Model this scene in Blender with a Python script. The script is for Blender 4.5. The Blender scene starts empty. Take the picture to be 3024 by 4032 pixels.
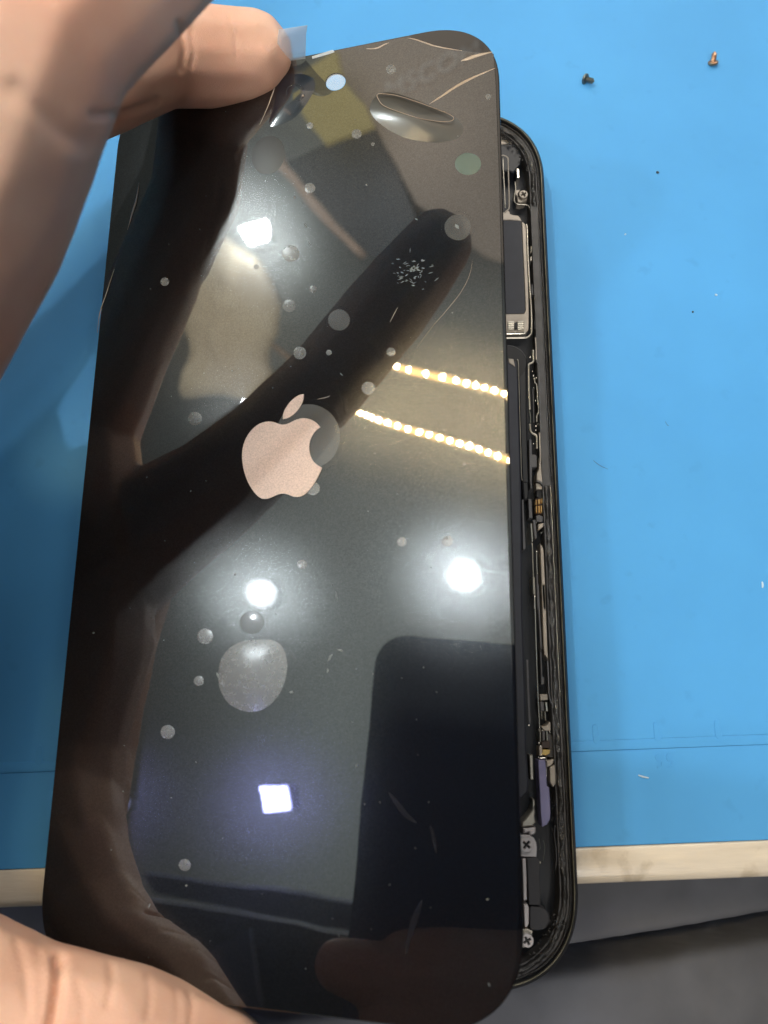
import bpy, bmesh, math, random
from mathutils import Vector, Matrix, noise
from mathutils.geometry import tessellate_polygon
random.seed(7)
S = bpy.context.scene
COL = S.collection
S.unit_settings.scale_length = 0.01            # one unit is one centimetre

# ------------------------------------------------------------------ camera
RIGHT = Vector((0.99936679, -0.03470219, 0.00786009))
DOWN = Vector((-0.03214672, -0.97528576, -0.21859615))
FWD = Vector((0.0152516, 0.21820505, -0.97578376))
EYE = Vector((-0.20290655, -2.90298992, 12.98178188))
FPX = 3029.0
cd = bpy.data.cameras.new('camera'); cam = bpy.data.objects.new('camera', cd); COL.objects.link(cam)
cam.matrix_world = Matrix(((RIGHT.x, -DOWN.x, -FWD.x, EYE.x), (RIGHT.y, -DOWN.y, -FWD.y, EYE.y),
                           (RIGHT.z, -DOWN.z, -FWD.z, EYE.z), (0, 0, 0, 1)))
cd.sensor_fit = 'VERTICAL'; cd.sensor_height = 36.0; cd.lens = 36.0 * FPX / 4032.0
cd.clip_start = 0.05; cd.clip_end = 2000
cd.dof.use_dof = True; cd.dof.focus_distance = 13.0
cd.dof.aperture_fstop = (cd.lens / 1000.0) / 0.13        # a 1.3 mm wide pupil
S.camera = cam

# ------------------------------------------------------------------ world, lamps, exposure
w = bpy.data.worlds.new('World'); S.world = w; w.use_nodes = True
bg = w.node_tree.nodes['Background']
bg.inputs[0].default_value = (1.0, 0.96, 0.92, 1); bg.inputs[1].default_value = 0.05
S.view_settings.view_transform = 'Standard'; S.view_settings.look = 'None'
S.view_settings.exposure = 0.0; S.view_settings.gamma = 1.0

def area(name, loc, target, sx, sy, power, col):
    l = bpy.data.lights.new(name, 'AREA'); l.shape = 'RECTANGLE'; l.size = sx; l.size_y = sy
    l.energy = power; l.color = col
    o = bpy.data.objects.new(name, l); COL.objects.link(o); o.location = loc
    o.rotation_euler = (Vector(target) - Vector(loc)).to_track_quat('-Z', 'Y').to_euler()
    return o
area('bench_lamp', (28, 78, 76), (2, 0, 0), 60, 44, 54000, (1.0, 0.93, 0.84))
area('front_fill', (12, -64, 98), (-2, 0, 0), 30, 30, 68000, (1.0, 0.95, 0.88))  # added front light to brighten the hand, kept outside the mirrored view
area('ceiling_fill', (-58, 24, 84), (-58, 24.01, 130), 74, 270, 215000, (0.95, 1.0, 0.98))  # added unseen light that brightens the ceiling mirrored in the glass

# ------------------------------------------------------------------ the two planes things lie on
def ray(px, py): return RIGHT * ((px - 1512) / FPX) + DOWN * ((py - 2016) / FPX) + FWD
def on_z(px, py, z):
    d = ray(px, py); return EYE + d * ((z - EYE.z) / d.z)
PO = Vector((-1.5612367, 0.39968666, 1.67043681))
PU = Vector((0.96662362, -0.04151993, 0.25281389)); PV = Vector((0.04436398, 0.99899998, -0.0055569))
PN = Vector((-0.25233035, 0.01658726, 0.96749897))
PM = Matrix(((PU.x, PV.x, PN.x, PO.x), (PU.y, PV.y, PN.y, PO.y), (PU.z, PV.z, PN.z, PO.z), (0, 0, 0, 1)))
PI_ = PM.inverted()
PD = (EYE - PO).dot(PN)                                   # eye to glass, 10.5 cm
PWID, PLEN = 6.90, 14.82
FOOT = PI_ @ EYE
def pan(px, py, h=0.0):                                   # a point at height h over the glass, in glass coordinates
    d = ray(px, py); p = EYE + d * ((h - PD) / d.dot(PN)); q = PI_ @ p
    return Vector((q.x, q.y, h))
def refl(px, py, h):                                      # the point at height h over the glass that mirrors there
    q = pan(px, py, 0); k = (PD + h) / PD
    return Vector((FOOT.x + (q.x - FOOT.x) * k, FOOT.y + (q.y - FOOT.y) * k, h))
def refl_z(px, py, z):                                    # the same on a level plane of the room
    e = EYE - PN * (2 * PD); g = PM @ pan(px, py, 0); d = g - e
    return g + d * ((z - g.z) / d.z)
TH = -0.03818831
BO = Vector((-0.697 * math.cos(TH) - 0.121 * math.sin(TH), -0.697 * math.sin(TH) + 0.121 * math.cos(TH), 0.0))
BM = Matrix.Translation(BO) @ Matrix.Rotation(TH, 4, 'Z'); BI = BM.inverted()
def bod(px, py, z): return BI @ on_z(px, py, z)

# ------------------------------------------------------------------ materials
def mat(name, col, rough=0.5, metal=0.0, var=0.0, vscale=8.0, bump=0.0, bscale=60.0, spec=0.5, coat=0.0, crough=0.03, cior=1.5, emit=None, es=0.0, sss=0.0, col2=None, stretch=None, detail=4.0):
    m = bpy.data.materials.new(name); m.use_nodes = True
    nt = m.node_tree; b = nt.nodes['Principled BSDF']
    b.inputs['Base Color'].default_value = (*col, 1); b.inputs['Roughness'].default_value = rough
    b.inputs['Metallic'].default_value = metal; b.inputs['Specular IOR Level'].default_value = spec
    b.inputs['Coat Weight'].default_value = coat; b.inputs['Coat Roughness'].default_value = crough; b.inputs['Coat IOR'].default_value = cior
    if sss: b.inputs['Subsurface Weight'].default_value = sss; b.inputs['Subsurface Radius'].default_value = (0.25, 0.09, 0.04); b.inputs['Subsurface Scale'].default_value = 0.6
    if emit: b.inputs['Emission Color'].default_value = (*emit, 1); b.inputs['Emission Strength'].default_value = es
    tc = nt.nodes.new('ShaderNodeTexCoord'); src = tc.outputs['Object']
    if stretch:
        mp = nt.nodes.new('ShaderNodeMapping'); mp.inputs['Scale'].default_value = stretch
        nt.links.new(src, mp.inputs[0]); src = mp.outputs[0]
    if var or col2:
        n = nt.nodes.new('ShaderNodeTexNoise'); n.inputs['Scale'].default_value = vscale; n.inputs['Detail'].default_value = detail
        nt.links.new(src, n.inputs[0])
        r = nt.nodes.new('ShaderNodeValToRGB'); nt.links.new(n.outputs[0], r.inputs[0])
        lo = col2 if col2 else tuple(c * (1 - var) for c in col); hi = col if col2 else tuple(min(1, c * (1 + var)) for c in col)
        r.color_ramp.elements[0].position = 0.32; r.color_ramp.elements[1].position = 0.68
        r.color_ramp.elements[0].color = (*lo, 1); r.color_ramp.elements[1].color = (*hi, 1)
        nt.links.new(r.outputs[0], b.inputs['Base Color'])
    if bump:
        n = nt.nodes.new('ShaderNodeTexNoise'); n.inputs['Scale'].default_value = bscale; n.inputs['Detail'].default_value = 3
        nt.links.new(src, n.inputs[0])
        bp = nt.nodes.new('ShaderNodeBump'); bp.inputs['Strength'].default_value = bump; bp.inputs['Distance'].default_value = 0.02
        nt.links.new(n.outputs[0], bp.inputs['Height']); nt.links.new(bp.outputs[0], b.inputs['Normal'])
    return m
def clear(name, white, gloss, col=(0.9, 0.95, 1.0)):      # a milky clear plastic sheet
    m = bpy.data.materials.new(name); m.use_nodes = True; nt = m.node_tree; b = nt.nodes['Principled BSDF']
    out = nt.nodes['Material Output']
    b.inputs['Base Color'].default_value = (*col, 1); b.inputs['Roughness'].default_value = 0.12; b.inputs['Specular IOR Level'].default_value = gloss
    t = nt.nodes.new('ShaderNodeBsdfTransparent'); mx = nt.nodes.new('ShaderNodeMixShader'); mx.inputs[0].default_value = white
    nt.links.new(t.outputs[0], mx.inputs[1]); nt.links.new(b.outputs[0], mx.inputs[2]); nt.links.new(mx.outputs[0], out.inputs[0])
    return m
def add_voronoi_spots(m, col, scale, size):
    nt = m.node_tree; b = nt.nodes['Principled BSDF']; l = b.inputs['Base Color'].links[0].from_socket
    tc = nt.nodes.new('ShaderNodeTexCoord'); n = nt.nodes.new('ShaderNodeTexNoise'); n.inputs['Scale'].default_value = scale; n.inputs['Detail'].default_value = 5
    nt.links.new(tc.outputs['Object'], n.inputs[0]); r = nt.nodes.new('ShaderNodeValToRGB')
    r.color_ramp.elements[0].position = 1 - size; r.color_ramp.elements[1].position = min(1, 1 - size + 0.09)
    nt.links.new(n.outputs[0], r.inputs[0]); mx = nt.nodes.new('ShaderNodeMix'); mx.data_type = 'RGBA'
    nt.links.new(r.outputs[0], mx.inputs[0]); nt.links.new(l, mx.inputs[6]); mx.inputs[7].default_value = (*col, 1)
    nt.links.new(mx.outputs[2], b.inputs['Base Color'])

def speckle(m, scale, lo, hi):                              # matt grain: the haze of the film comes and goes over tiny grains
    nt = m.node_tree; b = nt.nodes['Principled BSDF']; tc = nt.nodes.new('ShaderNodeTexCoord'); n = nt.nodes.new('ShaderNodeTexNoise')
    n.inputs['Scale'].default_value = scale; n.inputs['Detail'].default_value = 3; n.inputs['Roughness'].default_value = 0.7; nt.links.new(tc.outputs['Object'], n.inputs[0])
    mr = nt.nodes.new('ShaderNodeMapRange'); mr.inputs[1].default_value = 0.38; mr.inputs[2].default_value = 0.68; mr.inputs[3].default_value = lo; mr.inputs[4].default_value = hi
    nt.links.new(n.outputs[0], mr.inputs[0]); nt.links.new(mr.outputs[0], b.inputs['Specular IOR Level'])
def wavy_coat(m, scale, strength):                          # the film never lies quite flat
    nt = m.node_tree; b = nt.nodes['Principled BSDF']; tc = nt.nodes.new('ShaderNodeTexCoord'); n = nt.nodes.new('ShaderNodeTexNoise')
    n.inputs['Scale'].default_value = scale; n.inputs['Detail'].default_value = 1.5; nt.links.new(tc.outputs['Object'], n.inputs[0])
    bp = nt.nodes.new('ShaderNodeBump'); bp.inputs['Strength'].default_value = strength; bp.inputs['Distance'].default_value = 0.02
    nt.links.new(n.outputs[0], bp.inputs['Height']); nt.links.new(bp.outputs[0], b.inputs['Coat Normal'])
def see_through(m, solid):                                  # thin, half clear
    nt = m.node_tree; b = nt.nodes['Principled BSDF']; out = nt.nodes['Material Output']
    t = nt.nodes.new('ShaderNodeBsdfTransparent'); mx = nt.nodes.new('ShaderNodeMixShader'); mx.inputs[0].default_value = solid
    nt.links.new(t.outputs[0], mx.inputs[1]); nt.links.new(b.outputs[0], mx.inputs[2]); nt.links.new(mx.outputs[0], out.inputs[0])
M = {}
M['mat'] = mat('blue_silicone', (0.078, 0.315, 0.64), 0.55, var=0.045, vscale=0.35, bump=0.03, bscale=120, spec=0.2)
M['wood'] = mat('pale_wood', (0.66, 0.575, 0.465), 0.26, var=0.15, vscale=1.6, bump=0.22, bscale=16, stretch=(0.25, 1.6, 1))
add_voronoi_spots(M['wood'], (0.50, 0.42, 0.32), 1.5, 0.44)
add_voronoi_spots(M['mat'], (0.074, 0.300, 0.612), 2.3, 0.37)
M['cloth'] = mat('charcoal_fabric', (0.105, 0.106, 0.118), 0.9, var=0.2, vscale=0.6, bump=0.06, bscale=120, spec=0.2)
M['skin'] = mat('skin', (0.88, 0.55, 0.40), 0.50, bump=0.30, bscale=55, sss=0.15, col2=(0.80, 0.43, 0.30), vscale=0.8, spec=0.35, detail=6)
M['glass'] = mat('black_glass', (0.004, 0.004, 0.005), 0.02, spec=0.6)
M['film'] = mat('clear_film_on_black', (0.0045, 0.0045, 0.005), 0.14, spec=0.5, bump=0.05, bscale=60, coat=1.0, crough=0.014, cior=1.64)
speckle(M['film'], 55, 0.12, 0.50)
wavy_coat(M['film'], 0.9, 0.07)
M['bubble'] = mat('air_bubble_under_film', (0.175, 0.172, 0.162), 0.34, spec=0.8, bump=0.12, bscale=45, coat=0.5, crough=0.16, cior=1.5, var=0.13, vscale=14)  # grey base puts the hazy reflection of the bubbles into the colour
see_through(M['bubble'], 0.6)
M['halfbub'] = mat('big_air_bubble', (0.10, 0.098, 0.092), 0.34, spec=0.8, bump=0.12, bscale=45, coat=0.6, crough=0.08, var=0.10, vscale=9)  # same haze put into the grey, for the bigger bubbles
see_through(M['halfbub'], 0.42)
M['greenbub'] = mat('greenish_air_bubble', (0.075, 0.110, 0.078), 0.42, spec=0.5, bump=0.12, bscale=45, coat=0.4, crough=0.2)
M['blister'] = mat('lifted_film', (0.045, 0.039, 0.030), 0.3, spec=0.5, coat=0.8, crough=0.16, cior=1.5)
M['crease_glare'] = mat('creased_film_glare', (0.42, 0.32, 0.24), 0.25, spec=0.6)  # pale tan puts the glare on film folds into the colour
M['dust'] = mat('dust', (0.17, 0.18, 0.17), 0.5)
M['smear'] = mat('smear', (0.030, 0.029, 0.035), 0.3, bump=0.4, bscale=25)
see_through(M['smear'], 0.22)
M['logo'] = mat('rose_silver_inlay', (0.60, 0.44, 0.36), 0.48, metal=0.25, bump=0.3, bscale=70, var=0.17, vscale=48, coat=0.25, crough=0.3)
M['tab'] = clear('clear_tab', 0.42, 0.6)
M['lens'] = mat('dark_blue_lens', (0.004, 0.008, 0.014), 0.12, spec=0.5, coat=0.6, crough=0.02)
M['ring'] = mat('dark_grey_ring', (0.012, 0.013, 0.015), 0.35)
M['rail'] = mat('polished_black_rail', (0.010, 0.010, 0.012), 0.34, spec=0.4)
M['rim'] = mat('worn_rim', (0.17, 0.16, 0.12), 0.42, metal=0.75, var=0.5, vscale=3.0)
M['glue'] = mat('old_black_glue', (0.014, 0.013, 0.013), 0.30, bump=0.7, bscale=30, spec=0.6)
M['lip'] = mat('grey_lip', (0.048, 0.046, 0.047), 0.55, var=0.25, vscale=3)
M['floor'] = mat('navy_black_tray', (0.006, 0.008, 0.013), 0.45)
M['metal'] = mat('satin_steel', (0.50, 0.47, 0.41), 0.34, metal=0.85, var=0.18, vscale=4, bump=0.15, bscale=30)
M['beige'] = mat('beige_plate', (0.36, 0.32, 0.275), 0.45, metal=0.35, var=0.15, vscale=4)
M['grey'] = mat('mid_grey_plastic', (0.085, 0.085, 0.092), 0.55, var=0.12, vscale=5)
M['slate'] = mat('slate_label', (0.026, 0.029, 0.040), 0.6, var=0.1, vscale=4)
M['black'] = mat('matt_black', (0.010, 0.011, 0.014), 0.5)
M['char'] = mat('charcoal_pad', (0.040, 0.040, 0.046), 0.75, var=0.06, vscale=6)
M['gold'] = mat('gold_contact', (0.90, 0.58, 0.24), 0.28, metal=0.9)
M['bright'] = mat('bright_solder', (0.85, 0.82, 0.74), 0.18, metal=0.9)
M['violet'] = mat('violet_grey_sticker', (0.185, 0.18, 0.325), 0.6, var=0.08, vscale=4)
M['white'] = mat('pale_screw', (0.50, 0.475, 0.485), 0.35, metal=0.45)
M['amber'] = mat('amber_cap', (0.60, 0.43, 0.16), 0.3, metal=0.5)
M['brown'] = mat('brown_post', (0.030, 0.017, 0.013), 0.5)
M['copper'] = mat('copper_screw', (0.62, 0.36, 0.22), 0.3, metal=0.9)
M['dull'] = mat('dull_steel', (0.18, 0.19, 0.17), 0.38, metal=0.8)
M['lint'] = mat('white_lint', (0.5, 0.62, 0.72), 0.8)
M['speck'] = mat('dark_speck', (0.03, 0.04, 0.05), 0.8)
M['ceil'] = mat('grey_ceiling_paint', (0.56, 0.62, 0.60), 0.8, var=0.13, vscale=0.012, col2=(0.44, 0.43, 0.40))
M['olive'] = mat('olive_board', (0.78, 0.62, 0.26), 0.7, var=0.08, vscale=0.05)
M['dkbrown'] = mat('brown_board', (0.80, 0.64, 0.52), 0.7, col2=(0.55, 0.45, 0.37), vscale=0.022, detail=1)
M['dkgrey'] = mat('dark_board', (0.20, 0.21, 0.22), 0.7, var=0.15, vscale=0.05)
M['tan'] = mat('tan_batten', (0.80, 0.56, 0.42), 0.7, var=0.08, vscale=0.1)
M['sack'] = mat('beige_sack', (0.95, 0.74, 0.50), 0.8, var=0.08, vscale=0.08, bump=0.3, bscale=0.4)
M['navy'] = mat('navy_case', (0.09, 0.15, 0.25), 0.4)  # navy, with the blue mirrored from the mat put into the colour
M['lamp_w'] = mat('lamp_white', (0.8, 0.8, 0.8), 0.5, emit=(0.84, 0.95, 1.0), es=900)
M['frost'] = mat('frosted_lamp_rim', (0.8, 0.8, 0.8), 0.5, emit=(0.88, 0.96, 1.0), es=11)
M['frost_v'] = mat('violet_lamp_ground', (0.6, 0.6, 0.8), 0.5, emit=(0.45, 0.5, 1.0), es=6)
M['lamp_sq'] = mat('lamp_square', (0.8, 0.8, 0.8), 0.5, emit=(0.90, 1.0, 1.0), es=480)
M['lamp_v'] = mat('lamp_violet', (0.8, 0.8, 0.8), 0.5, emit=(0.38, 0.42, 1.0), es=230)
M['led'] = mat('led_chip', (0.8, 0.8, 0.8), 0.5, emit=(1.0, 0.80, 0.48), es=3400)
M['ledbar'] = mat('led_phosphor', (0.8, 0.7, 0.4), 0.5, emit=(1.0, 0.58, 0.18), es=26)
M['bluebar'] = mat('blue_grey_shelf', (0.30, 0.33, 0.45), 0.6, var=0.2, vscale=0.05)
M['text'] = mat('pale_lettering', (0.95, 0.86, 0.78), 0.7)

# ------------------------------------------------------------------ helpers
def link(name, me, m, parent=None, mw=None):
    o = bpy.data.objects.new(name, me); COL.objects.link(o)
    if m is not None: me.materials.append(m)
    if parent is not None: o.parent = parent
    elif mw is not None: o.matrix_world = mw
    return o
def mesh(name, bm, m, parent=None, smooth=False, mw=None):
    me = bpy.data.meshes.new(name); bmesh.ops.recalc_face_normals(bm, faces=bm.faces[:]); bm.to_mesh(me); bm.free()
    if smooth:
        for p in me.polygons: p.use_smooth = True
    return link(name, me, m, parent, mw)
def tag(o, label=None, cat=None, group=None, kind=None):
    if label: o['label'] = label
    if cat: o['category'] = cat
    if group: o['group'] = group
    if kind: o['kind'] = kind
    return o
def empty(name, mw):
    o = bpy.data.objects.new(name, None); COL.objects.link(o); o.matrix_world = mw; o.empty_display_size = 0.2; return o
def curve(pts, n=6, closed=True):                          # Catmull-Rom through the points
    out = []; N = len(pts); P = [Vector(p) for p in pts]
    for i in range(N if closed else N - 1):
        if closed: a, b, c, d = P[i - 1], P[i], P[(i + 1) % N], P[(i + 2) % N]
        else: a, b, c, d = P[max(i - 1, 0)], P[i], P[i + 1], P[min(i + 2, N - 1)]
        for k in range(n):
            t = k / n
            out.append(0.5 * ((2 * b) + (c - a) * t + (2 * a - 5 * b + 4 * c - d) * t * t + (3 * b - a - 3 * c + d) * t ** 3))
    if not closed: out.append(P[-1])
    return out
def area2(p): return 0.5 * sum(p[i - 1].x * p[i].y - p[i].x * p[i - 1].y for i in range(len(p)))
def inset(p, d):
    out = []; N = len(p)
    for i in range(N):
        a, b, c = p[i - 1], p[i], p[(i + 1) % N]
        e1 = (b - a); e2 = (c - b)
        n1 = Vector((-e1.y, e1.x)).normalized() if e1.length > 1e-9 else Vector((0, 0)); n2 = Vector((-e2.y, e2.x)).normalized() if e2.length > 1e-9 else n1
        n = n1 + n2
        if n.length < 1e-6: n = n1
        n.normalize(); k = max(0.45, n.dot(n1))
        out.append(Vector((b.x + n.x * d / k, b.y + n.y * d / k)))
    return out
def plate_bm(bm, loops, z0, z1, bev=0.0):
    L = []
    for i, l in enumerate(loops):
        q = [Vector((p[0], p[1])) for p in l]
        if (area2(q) > 0) != (i == 0): q.reverse()
        L.append(q)
    top = [inset(q, bev) if bev else q for q in L]
    tv = [[bm.verts.new((p.x, p.y, z1)) for p in q] for q in top]
    bv = [[bm.verts.new((p.x, p.y, z0)) for p in q] for q in L]
    mv = [[bm.verts.new((p.x, p.y, z1 - bev)) for p in q] for q in L] if bev else tv
    ft = [v for q in tv for v in q]; fb = [v for q in bv for v in q]
    for tri in tessellate_polygon([[Vector((p.x, p.y, 0)) for p in q] for q in top]):
        for vs in (ft, fb):
            try: bm.faces.new([vs[k] for k in tri])
            except ValueError: pass
    for a, b, c in zip(tv, mv, bv):
        N = len(a)
        for i in range(N):
            j = (i + 1) % N
            if bev: bm.faces.new((a[i], a[j], b[j], b[i]))
            bm.faces.new((b[i], b[j], c[j], c[i]))
def plate(name, loops, z0, z1, m, parent, bev=0.0, mw=None):
    bm = bmesh.new(); plate_bm(bm, loops, z0, z1, bev); return mesh(name, bm, m, parent, mw=mw)
def rrect(w, h, r, n=14, e=2.35, cx=0, cy=0):              # rounded rectangle with slightly squarish corners
    out = []
    for sx, sy, a0 in ((1, 1, 0), (-1, 1, 90), (-1, -1, 180), (1, -1, 270)):
        for k in range(n + 1):
            a = math.radians(a0 + 90 * k / n); c, s = math.cos(a), math.sin(a)
            out.append(Vector((cx + sx * (w / 2 - r) + r * math.copysign(abs(c) ** (2 / e), c), cy + sy * (h / 2 - r) + r * math.copysign(abs(s) ** (2 / e), s))))
    return out
def tube_bm(bm, pts, r, n=8, flat=1.0, closed=False, rfun=None):
    P = [Vector(p) for p in pts]; N = len(P); rings = []
    for i in range(N):
        t = ((P[(i + 1) % N] if closed else P[min(i + 1, N - 1)]) - (P[i - 1] if closed else P[max(i - 1, 0)])).normalized()
        s = t.cross(Vector((0, 0, 1))); s = s.normalized() if s.length > 1e-4 else Vector((1, 0, 0)); u = s.cross(t)
        rr = r * (rfun(i / max(1, N - 1)) if rfun else 1)
        rings.append([bm.verts.new(P[i] + s * (math.cos(2 * math.pi * k / n) * rr) + u * (math.sin(2 * math.pi * k / n) * rr * flat)) for k in range(n)])
    for i in range(N if closed else N - 1):
        a, b = rings[i], rings[(i + 1) % N]
        for k in range(n): bm.faces.new((a[k], a[(k + 1) % n], b[(k + 1) % n], b[k]))
    if not closed:
        bm.faces.new(rings[0]); bm.faces.new(rings[-1])
def tube(name, pts, r, m, parent, flat=1.0, n=8, closed=False, rfun=None, mw=None):
    bm = bmesh.new(); tube_bm(bm, pts, r, n, flat, closed, rfun); return mesh(name, bm, m, parent, True, mw)
def dome_bm(bm, loop, z0, h, rings=5, p=2.0):
    q = [Vector((v[0], v[1])) for v in loop]; c = sum(q, Vector((0, 0))) / len(q); prev = None
    for k in range(rings):
        f = 1 - k / rings; z = z0 + h * (1 - f ** p)
        cur = [bm.verts.new((c.x + (v.x - c.x) * f, c.y + (v.y - c.y) * f, z)) for v in q]
        if prev:
            for i in range(len(q)): bm.faces.new((prev[i], prev[(i + 1) % len(q)], cur[(i + 1) % len(q)], cur[i]))
        prev = cur
    t = bm.verts.new((c.x, c.y, z0 + h))
    for i in range(len(q)): bm.faces.new((prev[i], prev[(i + 1) % len(q)], t))
def body_mesh(name, balls, m, parent, voxel, smooth_it, mw=None, creases=()):     # one continuous skin over chains of balls
    bm = bmesh.new()
    for chain in balls:
        for (a, ra), (b, rb) in zip(chain[:-1], chain[1:]):
            a = Vector(a); b = Vector(b); n = max(2, int((b - a).length / (min(ra, rb) * 0.22)) + 1)
            for k in range(n + 1):
                t = k / n; r = ra + (rb - ra) * t
                bmesh.ops.create_icosphere(bm, subdivisions=2, radius=r, matrix=Matrix.Translation(a.lerp(b, t)))
    me = bpy.data.meshes.new(name); bm.to_mesh(me); bm.free()
    o = bpy.data.objects.new(name, me); COL.objects.link(o)
    rm = o.modifiers.new('r', 'REMESH'); rm.mode = 'VOXEL'; rm.voxel_size = voxel
    sm = o.modifiers.new('s', 'SMOOTH'); sm.factor = 0.5; sm.iterations = smooth_it
    dg = bpy.context.evaluated_depsgraph_get(); me2 = bpy.data.meshes.new_from_object(o.evaluated_get(dg))
    bpy.data.objects.remove(o); bpy.data.meshes.remove(me); me2.name = name
    if creases:                                             # skin folds pressed into the surface the camera sees
        me2.update(); nrm = [v.normal.copy() for v in me2.vertices]; eye = FOOT
        def pix(c): d = PM @ c - EYE; z = d.dot(FWD); return Vector((1512 + FPX * d.dot(RIGHT) / z, 2016 + FPX * d.dot(DOWN) / z))
        segs = [(Vector(p), Vector(q), wd, dp) for pts, wd, dp in creases for p, q in zip(pts[:-1], pts[1:])]
        for v, vn in zip(me2.vertices, nrm):
            d = 0.0
            if vn.dot(eye - v.co) > -0.2 and (PM @ v.co - EYE).dot(FWD) > 1:
                c = pix(v.co)
                if -400 < c.x < 1300 and -300 < c.y < 4500:
                    for p, q, wd, dp in segs:
                        e = q - p; t = max(0, min(1, (c - p).dot(e) / e.length_squared)); r = (c - (p + e * t)).length
                        if r < 3 * wd: d = max(d, dp * math.exp(-(r / wd) ** 2))
            n = noise.noise(v.co * 2.2) * 0.010
            v.co += vn * (n - d)
    for p in me2.polygons: p.use_smooth = True
    me2.materials.clear()
    return link(name, me2, m, parent, mw)

# ------------------------------------------------------------------ the bench: mat, wooden edge, dark cloth
rul = on_z(2600, 2922, 0).y
e0 = on_z(1200, 3378, 0).y; e1 = on_z(1200, 3536, 0).y
X0, X1, YT = -60, 60, 60
mat_root = empty('work_mat', Matrix.Identity(4))
tag(mat_root, 'blue silicone work mat with raised ruler lines covering the bench', 'mat')
bm = bmesh.new()
plate_bm(bm, [[(X0, e0), (X1, e0), (X1, YT), (X0, YT)]], -0.25, 0.0, 0.01)
mesh('mat_sheet', bm, M['mat'], mat_root)
tube('ruler_line', [(x, rul - 0.022 + 0.0007 * x, 0.0) for x in range(-40, 41, 4)], 0.085, M['mat'], mat_root, 0.10, 10)
tx0 = on_z(2583, 2858, 0).x
for k in range(-14, 9):
    x = tx0 + k; y = rul + 0.0007 * x
    plate('ruler_tick', [curve([Vector((x + u, y + v)) for u, v in ((-0.042, 0.03), (0.048, 0.03), (0.044, 0.2), (0.036, 0.29), (0.0, 0.315), (-0.04, 0.29), (-0.046, 0.2))], 3)], -0.01, 0.012, M['mat'], mat_root, 0.006)
def text_mesh(s, size, ext, name):
    cu = bpy.data.curves.new(name, 'FONT'); cu.body = s; cu.size = size; cu.extrude = ext; cu.align_x = 'CENTER'; cu.align_y = 'CENTER'
    o = bpy.data.objects.new(name, cu); COL.objects.link(o)
    dg = bpy.context.evaluated_depsgraph_get(); me = bpy.data.meshes.new_from_object(o.evaluated_get(dg))
    bpy.data.objects.remove(o); me.materials.clear(); return me
q = on_z(2618, 2990, 0)
o = link('ruler_number', text_mesh('55', 0.34, 0.009, 'ruler_number'), M['mat'], mat_root); o.location = (q.x, q.y, 0.0); o.rotation_euler = (0, 0, math.pi)

strip = empty('wooden_edge', Matrix.Identity(4)); tag(strip, 'pale stained wooden edge strip along the front of the blue mat', 'wood strip')
bm = bmesh.new()
prof = [(e0 - 0.004, -0.9), (e0 - 0.004, -0.03), (e0 - 0.04, 0.005), (e0 - 0.30, 0.0), (e1 + 0.14, -0.015), (e1 + 0.05, -0.05), (e1 + 0.01, -0.13), (e1, -0.9)]
nx = 60; rows = []
for i in range(nx + 1):
    x = X0 + (X1 - X0) * i / nx
    rows.append([bm.verts.new((x, y + (0.006 * noise.noise(Vector((x * 0.7, y * 3, 0))) if 0 < j < 7 else 0) + 0.0007 * x * (1 if j > 3 else 0), z)) for j, (y, z) in enumerate(prof)])
for a, b in zip(rows[:-1], rows[1:]):
    for j in range(len(prof) - 1): bm.faces.new((a[j], b[j], b[j + 1], a[j + 1]))
mesh('wood_bar', bm, M['wood'], strip, True)

bm = bmesh.new()                                            # dark grey cloth below the edge, with one long fold
fa = on_z(2210, 3770, -2.2); fb = on_z(3024, 3632, -2.2); fd = (fb - fa).normalized(); fn = Vector((-fd.y, fd.x, 0))
gx, gy = 70, 220; grid = []
for i in range(gx + 1):
    row = []
    for j in range(gy + 1):
        x = -24 + 48 * i / gx; y = e1 + 0.3 - 14 * (j / gy) ** 1.3; p = Vector((x, y, 0)); s = (p - Vector((fa.x, fa.y, 0))).dot(fn)
        z = -2.2 - 0.75 * math.exp(-((s + 0.05) / 0.15) ** 2) + 0.12 * noise.noise(p * 0.35)
        row.append(bm.verts.new((x, y, z)))
    grid.append(row)
for i in range(gx):
    for j in range(gy): bm.faces.new((grid[i][j], grid[i + 1][j], grid[i + 1][j + 1], grid[i][j + 1]))
tag(mesh('dark_cloth', bm, M['cloth'], None, True), 'charcoal grey cloth with one long fold below the wooden edge', 'cloth')
bm = bmesh.new(); plate_bm(bm, [[(-150, -150), (150, -150), (150, 150), (-150, 150)]], -71, -70)
tag(mesh('floor', bm, M['dkgrey'], None), kind='structure')

def lint(name, pts, r, m, label, cat):
    P = curve([on_z(x, y, 0.012) for x, y in pts], 5, False)
    tag(tube(name, P, r, m, None, 0.5, 6, rfun=lambda t: 0.45 + 0.9 * math.sin(math.pi * (0.1 + 0.8 * t))), label, cat)
lint('lint', [(2513, 3052), (2530, 3058), (2555, 3063)], 0.011, M['lint'], 'small white lint sliver below the ruler line on the mat', 'lint')
lint('lint', [(3001, 2290), (3003, 2303), (3002, 2315)], 0.014, M['lint'], 'thin white fibre at the far right of the mat, middle height', 'lint')
lint('lint', [(2460, 921), (2464, 924)], 0.016, M['lint'], 'tiny white dot on the mat below the dark speck and the two screws', 'lint')
lint('lint', [(2815, 1159), (2825, 1163)], 0.016, M['lint'], 'tiny white crumb on the mat, right of the phone body', 'lint')
lint('speck', [(2585, 675), (2594, 682)], 0.022, M['speck'], 'tiny dark speck on the mat below the two loose screws', 'speck')
lint('speck', [(2725, 1226), (2731, 1230)], 0.016, M['speck'], 'smaller dark speck beside the white crumb on the mat', 'speck')
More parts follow.
